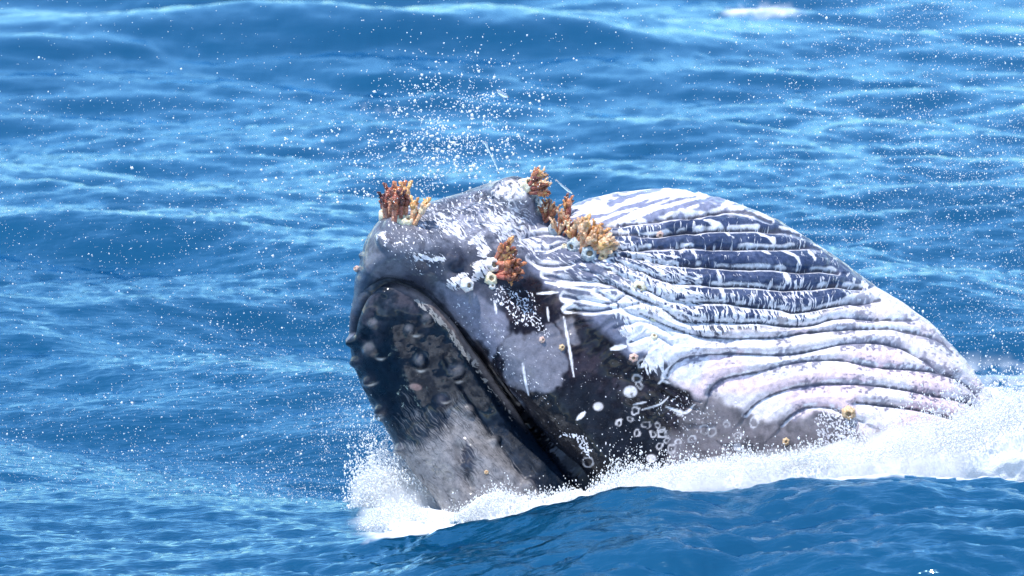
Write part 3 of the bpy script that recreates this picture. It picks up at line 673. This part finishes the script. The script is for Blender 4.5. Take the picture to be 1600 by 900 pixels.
def fan(cx, cy, rx, ry, a0, a1, L0, L1, num, kinds, lean=(0, .7)):
    out = []
    for i in range(num):
        t = (i+.5)/num; out.append((cx+random.uniform(-rx, rx), cy+random.uniform(-ry, ry), a0+(a1-a0)*t+random.uniform(-6, 6), random.uniform(L0, L1), random.choice(kinds), random.uniform(*lean)))
    return out
cluster('tall dark brown goose barnacle cluster standing on the left end of the chin', [(601, 340, 95, 44, 'dark', .1), (606, 340, 94, 36, 'dark', .3), (609, 338, 92, 52, 'dark', 0), (615, 344, 90, 50, 'dark', .2), (619, 346, 92, 40, 'red', .5), (622, 342, 88, 58, 'red', .0), (627, 344, 86, 48, 'dark', .2), (631, 342, 85, 58, 'orange', 0), (634, 343, 84, 42, 'dark', .3), (597, 338, 98, 34, 'dark', .2)])
cluster('small orange goose barnacle pair just right of the tall dark brown cluster', [(644, 348, 84, 42, 'orange', .1), (648, 350, 60, 40, 'tan', .2), (650, 350, 50, 46, 'orange', .1), (646, 347, 74, 30, 'tan', .3)])
cluster('brown goose barnacle cluster fanning out from the top knob of the chin', fan(828, 294, 3, 8, -18, 72, 28, 38, 16, ['orange', 'red', 'red', 'tan'], (0, .5)))
cluster('dark red goose barnacle cluster with orange tips in the middle of the chin', [(775, 408, 70, 46, 'orange', .2), (780, 412, 62, 44, 'tan', .3)]+fan(778, 420, 6, 12, 66, -38, 34, 50, 20, ['red', 'red', 'red', 'dark', 'orange'], (.2, 1.0)))
cluster('small brownish goose barnacle cluster at the upper left end of the chain behind the knob', fan(856, 344, 9, 5, 120, 50, 26, 34, 9, ['orange', 'red', 'tan'], (.1, .7)))
cluster('lone upright goose barnacle tuft sticking up above the middle of the chain', fan(886, 340, 3, 3, 95, 65, 28, 36, 4, ['orange', 'red'], (0, .4)))
cluster('orange goose barnacle cluster in the chain below the lone upright tuft', fan(880, 362, 10, 6, 115, 40, 26, 34, 10, ['orange', 'tan', 'red'], (.2, .8)))
cluster('yellowish goose barnacle cluster in the chain left of the largest tan one', fan(904, 374, 8, 6, 110, 40, 28, 36, 9, ['orange', 'tan'], (.2, .8)))
cluster('largest tan goose barnacle cluster at the lower right end of the chain', fan(917, 390, 9, 7, 88, 0, 36, 54, 19, ['tan', 'tan', 'orange'], (.2, .9)))
def acorn_mesh(seed, kind):
    r = random.Random(seed); co, fa = [], []; seg = 24
    prof = [(1.0, -.15), (.96, .12), (.84, .38), (.68, .60), (.50, .74), (.40, .72), (.34, .50), (.30, .30)]
    for i, (rr, h) in enumerate(prof):
        for k in range(seg):
            a = 2*math.pi*k/seg; rib = 1+.09*math.cos(6*a)*(rr > .38)+.05*math.cos(12*a+1)*(rr > .45)+r.uniform(-.03, .03)
            co.append((math.cos(a)*rr*rib, math.sin(a)*rr*rib*.92, h*(1+r.uniform(-.05, .05))))
    for i in range(len(prof)-1):
        for k in range(seg): fa.append((i*seg+k, i*seg+(k+1) % seg, (i+1)*seg+(k+1) % seg, (i+1)*seg+k))
    me = pmesh('shell', [(co, fa)])
    # closing plates inside the opening
    c2 = [(math.cos(2*math.pi*k/10)*.36, math.sin(2*math.pi*k/10)*.30, .42) for k in range(10)]+[(0, .0, .58), (0, .12, .54)]
    f2 = [(k, (k+1) % 10, 10 if k > 4 else 11) for k in range(10)]+[(5, 10, 11), (0, 11, 10)]
    return me, pmesh('closing_plate', [(c2, f2)])
def shellmat(name, c1, c2):
    m = NT(name); tc = m.n('TexCoord'); m.l(m.ramp(m.noise(3.5, 4, .65, tc.outputs['Object']), [(.35, c1), (.62, c2)]), m.b.inputs['Base Color']); m.set(Roughness=.45, Subsurface_Weight=.1, Subsurface_Scale=.02)
    m.bump(m.noise(10, 3, .6, tc.outputs['Object']), .5, .1); return m.m
SM = {'cream': shellmat('shell_cream', (.70, .60, .34), (.92, .88, .74)), 'white': shellmat('shell_white', (.62, .61, .62), (.9, .88, .86)), 'grey': shellmat('shell_grey', (.25, .33, .40), (.55, .62, .66)),
      'pink': shellmat('shell_pink', (.50, .28, .22), (.80, .62, .55)), 'tan': shellmat('shell_tan', (.50, .28, .10), (.82, .66, .45))}
M_PL = shellmat('closing_plate', (.10, .06, .05), (.5, .38, .25)); ACN = {}
def acorn(px, py, r, kind, label):
    key = (kind, random.randrange(3))
    if key not in ACN:
        a, b = acorn_mesh(key[1], kind); a.materials.append(SM[kind]); b.materials.append(M_PL); ACN[key] = (a, b)
    a, b = ACN[key]; p, nn_ = hit(px, py)
    root = link('acorn_barnacle', None, label=label, category='barnacle', group='acorn barnacles on the whale skin')
    d = (nn_+Vector(-FWD)*.5).normalized(); k_ = 1.45 if r >= 8 else 1.05
    root.matrix_world = Matrix.Translation(p) @ d.to_track_quat('Z', 'Y').to_matrix().to_4x4() @ Matrix.Rotation(random.uniform(0, 6), 4, 'Z') @ Matrix.Diagonal((r*PX*k_, r*PX*k_, r*PX*k_, 1))
    link('shell', a, None, root); link('closing_plate', b, None, root)
for a_ in ((603, 336, 9, 'cream', 'cream acorn barnacle at the left foot of the tall dark brown cluster'),
    (627, 345, 8, 'cream', 'left of two yellowish acorn barnacles under the tall dark brown cluster'), (638, 346, 8, 'cream', 'right of two yellowish acorn barnacles below the small orange pair'),
    (823, 290, 10, 'cream', 'large cream acorn barnacle on the top knob beside the brown fan cluster'),
    (770, 414, 9, 'white', 'upper pale acorn barnacle at the left of the dark red cluster'), (766, 436, 8, 'cream', 'yellowish acorn barnacle at the lower left of the dark red cluster'), (769, 447, 6, 'white', 'small white acorn barnacle lowest beside the dark red cluster'),
    (730, 445, 8, 'white', 'white acorn barnacle with open top on the lump left of the dark red cluster'),
    (1000, 447, 8, 'cream', 'yellowish acorn barnacle alone among the wrinkles left of the pleats'),
    (1021, 500, 6, 'cream', 'upper of two cream acorn barnacles stacked on the white throat fold'), (1022, 526, 6, 'cream', 'lower of two cream acorn barnacles stacked on the white throat fold'),
    (847, 531, 5, 'pink', 'tiny pink acorn barnacle at the foot of the speckled dark patch'), (878, 543, 5, 'tan', 'tiny tan acorn barnacle beside the long white scratch'),
    (990, 559, 7, 'pink', 'pinkish acorn barnacle above the chain of ring scars'), (1326, 645, 8, 'tan', 'orange tan acorn barnacle on the dark speckled skin above the right foam'),
    (1228, 690, 6, 'tan', 'small tan acorn barnacle on grey skin just above the foam'), (1031, 367, 6, 'pink', 'pinkish acorn barnacle on the upper blue grey pleats'),
    (882, 385, 5, 'cream', 'tiny yellow acorn barnacle below the left half of the chain'), (557, 420, 5, 'pink', 'tiny pinkish acorn barnacle on the left outline of the jaw'), (568, 367, 4, 'white', 'tiny white acorn barnacle high on the left outline of the jaw'),
    (868, 358, 9, 'grey', 'blue grey acorn barnacle under the upper end of the chain'), (897, 384, 9, 'grey', 'blue grey acorn barnacle under the middle of the chain'), (922, 396, 10, 'grey', 'large blue grey acorn barnacle under the largest tan cluster'),
    (838, 312, 6, 'grey', 'grey acorn barnacle just below the brown fan cluster'), (942, 402, 7, 'tan', 'tan acorn barnacle at the right foot of the largest tan cluster'), (760, 738, 3.5, 'tan', 'tiny yellow acorn barnacle low on the grey snout near the foam')): acorn(*a_)

#==SPRAY==
# ---------------------------------------------------------------- foam and spray
def droplets(name, px, py, pz, r, mat, tall=1.0, **props):
    k = len(px); c = P(px, py, pz); r = (np.asarray(r)*PX)[:, None, None]
    A = rng.normal(size=(k, 3, 3)); Q, _ = np.linalg.qr(A); st = rng.uniform(.7, 1.25, (k, 1, 3)); cos, trs, b0 = [], [], 0
    shapes = ((np.array([(1, 0, 0), (-1, 0, 0), (0, 1, 0), (0, -1, 0), (0, 0, 1), (0, 0, -1)], float), np.array([(0, 2, 4), (2, 1, 4), (1, 3, 4), (3, 0, 4), (2, 0, 5), (1, 2, 5), (3, 1, 5), (0, 3, 5)])),
              (np.array([(1, 1, 1), (1, -1, -1), (-1, 1, -1), (-1, -1, 1)], float)*.72, np.array([(0, 1, 2), (0, 3, 1), (0, 2, 3), (1, 3, 2)])))
    big = (r[:, 0, 0] > 1.15*PX)
    for sel, (base, f) in ((big, shapes[0]), (~big, shapes[1])):
        kk = int(sel.sum())
        if not kk: continue
        co = c[sel][:, None, :]+((base[None]*st[sel]) @ Q[sel]*r[sel])*np.array([1, 1, tall])
        cos.append(co.reshape(-1, 3)); trs.append((f[None]+(np.arange(kk)*len(base))[:, None, None]).reshape(-1, 3)+b0); b0 += kk*len(base)
    return link(name, mesh_np(name, np.concatenate(cos), tris=np.concatenate(trs)), mat, **props)
def lightshare(name, col, f, rough):
    m = NT(name); m.set(Base_Color=col, Roughness=rough); tr = m.n('BsdfTranslucent'); tr.inputs['Color'].default_value = (*col, 1)
    mx = m.n('MixShader'); mx.inputs[0].default_value = f; m.l(m.b.outputs[0], mx.inputs[1]); m.l(tr.outputs[0], mx.inputs[2]); m.l(mx.outputs[0], m.out.inputs[0]); return m
M_SPRAY = lightshare('spray', (.92, .95, .98), .4, .3).m
mf = lightshare('foam', (.90, .92, .95), .25, .7); m = mf; tc = m.n('NewGeometry')
m.bump(m.math('ADD', m.noise(16, 5, .7, tc.outputs['Position']), m.noise(60, 3, .6, tc.outputs['Position'])), .5, .04); M_FOAM = m.m
def logr(k, med, sig, lo, hi): return np.clip(np.exp(rng.normal(math.log(med), sig, k)), lo, hi)
def field(k, fun, box):
    """rejection-sampled droplets with density fun(x, y)"""
    X = rng.uniform(box[0], box[2], k*6); Y = rng.uniform(box[1], box[3], k*6)
    kp = rng.uniform(0, 1, k*6) < fun(X, Y); return X[kp][:k], Y[kp][:k]
def clumpy(X, Y, s, seed): return np.clip(.5+1.1*fbm(X/s, Y/s, 0, seed, 3), 0, 1)
g2 = lambda X, Y, cx, cy, rx, ry: np.exp(-(((X-cx)/rx)**2+((Y-cy)/ry)**2))
# plume over the chin
X, Y = field(3600, lambda X, Y: (g2(X, Y, 722, 198, 100, 85)+.35*g2(X, Y, 600, 260, 160, 80))*(.25+.75*clumpy(X, Y, 32, 207)), (400, 40, 1000, 320))
droplets('spray_plume', X, Y, rng.uniform(-150, 120, len(X)), logr(len(X), .95, .5, .4, 3.4), M_SPRAY, kind='stuff', label='plume of large white water drops above the chin', category='spray')
# fine spray to the right
X, Y = field(26000, lambda X, Y: np.clip(.06+.9*sstep(880, 1500, X+.35*(Y-300)), 0, 1)*(.35+.65*clumpy(X, Y, 120, 202))*(1-sstep(640, 760, Y)), (860, -60, 1800, 760))
Zr = rng.uniform(0, 1, len(X)); Zr = np.where(Y < 300, -250+650*Zr, 60+400*Zr)
droplets('spray_curtain', X, Y, Zr, logr(len(X), .62, .42, .3, 2.4), M_SPRAY, kind='stuff', label='curtain of fine white spray in the air behind the throat', category='spray')
# fine spray to the left
X, Y = field(19000, lambda X, Y: np.clip(.10+.9*sstep(150, 640, X)*sstep(250, 800, Y)+.25*sstep(500, 800, Y), 0, 1)*(.35+.65*clumpy(X, Y, 110, 203))*(1-sstep(830, 875, Y)), (-200, 150, 700, 880))
droplets('spray_drift', X, Y, rng.uniform(0, 320, len(X)), logr(len(X), .56, .45, .3, 2.8), M_SPRAY, kind='stuff', label='drifting spray of small drops left of the snout', category='spray')
X, Y = field(1600, lambda X, Y: .5+.5*clumpy(X, Y, 100, 204), (-200, -60, 900, 420))
droplets('spray_specks', X, Y, rng.uniform(-250, 300, len(X)), logr(len(X), .65, .4, .35, 2.2), M_SPRAY, kind='stuff', label='sparse white specks of spray across the water behind', category='spray')
# foam banks
def bank(name, poly, R, k, zc, amp, seed, label):
    P_ = np.array(poly, float); x0, y0 = P_.min(0)-30; x1, y1 = P_.max(0)+30; h = 4.2
    ax = np.arange(x0, x1, h); ay = np.arange(y0, y1, h); az = np.arange(-R*k-40, R*k+40, h*1.3)
    A, B = np.meshgrid(ax, ay, indexing='ij'); d = sdist(A.ravel(), B.ravel(), catmull(poly, 4, True)).reshape(A.shape)
    d = d+7*fbm(A/16, B/12, 0, seed, 3, .6)
    phi = np.where(d < R, d*(2*R-d), R*R); phi = np.where(d < 0, 2*R*d, phi)*k*k
    Fv = ((phi[:, :, None]-az[None, None]**2)/(2*R*k)).astype(np.float32)
    A3, B3, C3 = np.meshgrid(ax, ay, az, indexing='ij')
    Fv += amp*fbm(A3/20, B3/20, C3/20, seed+5, 3, .62)
    Fv[0] = Fv[-1] = -1; Fv[:, 0] = Fv[:, -1] = -1; Fv[:, :, 0] = Fv[:, :, -1] = -1
    v_, q_ = surface_nets(Fv, ax[0], ay[0], az[0], h)
    v_[:, 2] = az[0]+(v_[:, 2]-az[0])*1.3+zc
    me = mesh_np(name, P(v_[:, 0], v_[:, 1], v_[:, 2]), quads=q_)
    o = link(name, me, M_FOAM, kind='stuff', label=label, category='foam')
    return v_
BR = [(925, 775), (965, 748), (1010, 742), (1060, 733), (1120, 728), (1180, 724), (1230, 716), (1275, 710), (1330, 706), (1400, 698), (1460, 690), (1510, 680), (1560, 665), (1620, 650), (1740, 640), (1780, 770), (1500, 790), (1200, 800), (960, 800)]
BL = [(560, 815), (566, 770), (585, 738), (615, 722), (650, 728), (690, 745), (740, 760), (760, 800), (740, 880), (620, 890), (565, 870)]
BM = [(722, 806), (735, 790), (752, 774), (778, 772), (815, 778), (860, 774), (905, 764), (945, 768), (950, 810), (900, 850), (740, 850)]
bank('foam_bank', BR, 70, 1.0, -215, 10, 301, 'white churning foam along the waterline under the throat')
bank('foam_splash', BL, 60, .9, 30, 9, 305, 'white foam boiling up left of the snout')
bank('foam_heap', [(572, 846), (582, 815), (606, 796), (640, 796), (672, 808), (712, 822), (740, 834), (740, 870), (575, 880)], 30, 1.2, -150, 11, 309, 'heap of white foam in front of the foot of the snout')
bank('foam_patch', BM, 34, .8, -165, 5, 307, 'smooth white foam between the snout and the front wave')
def fringe(name, line, width, up, k, zc, dz, label, med=1.5):
    L = catmull(line, 6); i = rng.integers(0, len(L)-1, k); t = rng.uniform(0, 1, k)[:, None]; p = L[i]*(1-t)+L[i+1]*t
    h_ = rng.exponential(1, k)*up*np.clip(.35+1.5*np.abs(fbm(p[:, 0]/22, p[:, 1]/22, 0, 311, 2)), .2, 2); X = p[:, 0]+rng.normal(0, width, k)-h_*.1; Y = p[:, 1]+rng.uniform(0, 25, k)-h_
    return droplets(name, X, Y, zc+rng.uniform(-dz, dz, k), logr(k, med, .45, .4, 5), M_SPRAY, tall=1.5, kind='stuff', label=label, category='spray')
fringe('spray_fringe', BR[:14], 7, 10, 34000, -225, 70, 'ragged fringe of thrown drops along the foam bank', .78)
fringe('spray_burst', [(1420, 690), (1500, 672), (1560, 655), (1620, 632), (1700, 625)], 16, 20, 20000, -60, 200, 'burst of spray where the throat meets the water', 1.0)
fringe('snout_spray', [(560, 830), (566, 785), (585, 752), (615, 735), (650, 742), (690, 770), (720, 800)], 12, 24, 13000, 30, 90, 'spray thrown up left of the snout', .9)
fringe('patch_spray', [(560, 845), (590, 800), (640, 790), (700, 812), (735, 795), (765, 775), (820, 776), (900, 764)], 7, 6, 12000, -200, 40, 'fine spray hanging over the foam at the foot of the snout', .7)
# thin water jets flung from the chin
def jet(px_pts, rads, label):
    k = []; 
    for (a, b), r in zip(px_pts, rads):
        k.append(P(a, b, -40))
    co, fa = tube([tuple(c) for c in k], [r*PX for r in rads], 6); me = pmesh('water_jet', [(co, fa)])
    link('water_jet', me, M_JET, kind='stuff', label=label, category='splash')
m = NT('clear_water'); m.set(Base_Color=(.9, .96, 1), Roughness=.03, IOR=1.33, Transmission_Weight=.85); M_JET = m.m
jet([(779, 272), (775, 258), (770, 247), (764, 236), (759, 224), (752, 220)], [1.3, .9, 1.8, .9, 2.6, .8], 'thin thread of water rising from the top knob')
jet([(868, 280), (878, 290), (888, 298), (895, 303)], [.8, 1.6, 2.4, .8], 'short thread of water right of the top knob')
jet([(776, 140), (781, 145), (788, 150), (795, 152)], [1, 3.5, 4.5, 1.2], 'blob of clear water hanging above the chin')

# ---------------------------------------------------------------- mist hanging in the splashes
def mist(name, poly, R, k, zc, dens, label):
    P_ = np.array(poly, float); x0, y0 = P_.min(0)-16; x1, y1 = P_.max(0)+16; h = 9
    ax = np.arange(x0, x1, h); ay = np.arange(y0, y1, h); az = np.arange(-R*k-20, R*k+20, h)
    A_, B_ = np.meshgrid(ax, ay, indexing='ij'); d = sdist(A_.ravel(), B_.ravel(), catmull(poly, 4, True)).reshape(A_.shape)
    phi = np.where(d < R, d*(2*R-d), R*R); phi = np.where(d < 0, 2*R*d, phi)*k*k
    Fv = ((phi[:, :, None]-az[None, None]**2)/(2*R*k)).astype(np.float32); Fv[0] = Fv[-1] = -1; Fv[:, 0] = Fv[:, -1] = -1; Fv[:, :, 0] = Fv[:, :, -1] = -1
    v_, q_ = surface_nets(Fv, ax[0], ay[0], az[0], h); v_[:, 2] += zc
    m = NT(name+'_air'); m.t.nodes.remove(m.b); g = m.n('NewGeometry'); nz = m.noise(2.6, 4, .6, g.outputs['Position'])
    tc = m.n('TexCoord'); sx = m.n('SeparateXYZ'); m.l(tc.outputs['Generated'], sx.inputs[0])
    low_ = m.n('MapRange'); m.l(sx.outputs['Z'], low_.inputs[0]); low_.inputs[1].default_value = .95; low_.inputs[2].default_value = .25; low_.inputs[3].default_value = 0; low_.inputs[4].default_value = 1
    dn = m.math('MULTIPLY', m.math('MULTIPLY', m.math('MULTIPLY', m.math('SUBTRACT', nz, .40), 5.0, True), low_.outputs[0]), dens)
    pv = m.n('VolumePrincipled'); pv.inputs['Color'].default_value = (.98, .985, 1, 1); pv.inputs['Anisotropy'].default_value = .0; m.l(dn, pv.inputs['Density']); m.l(pv.outputs[0], m.out.inputs['Volume'])
    link(name, mesh_np(name, P(v_[:, 0], v_[:, 1], v_[:, 2]), quads=q_), m.m, kind='stuff', label=label, category='mist')
sc.cycles.volume_bounces = 2
mist('splash_mist', [(1230, 725), (1300, 692), (1380, 672), (1450, 655), (1530, 632), (1600, 595), (1720, 585), (1740, 760), (1500, 775), (1250, 770)], 90, 1.2, -190, 5.5, 'white mist of broken water rising on the right')
mist('waterline_mist', [(950, 765), (1000, 738), (1080, 718), (1160, 706), (1250, 696), (1340, 682), (1440, 664), (1500, 700), (1480, 770), (1200, 785), (980, 785)], 45, 1.0, -270, 5.0, 'thin white mist along the waterline under the throat')
mist('snout_mist', [(545, 845), (550, 770), (575, 720), (610, 700), (650, 715), (690, 750), (735, 800), (730, 850), (640, 860)], 60, 1.0, 10, 9.0, 'white mist of broken water left of the snout')
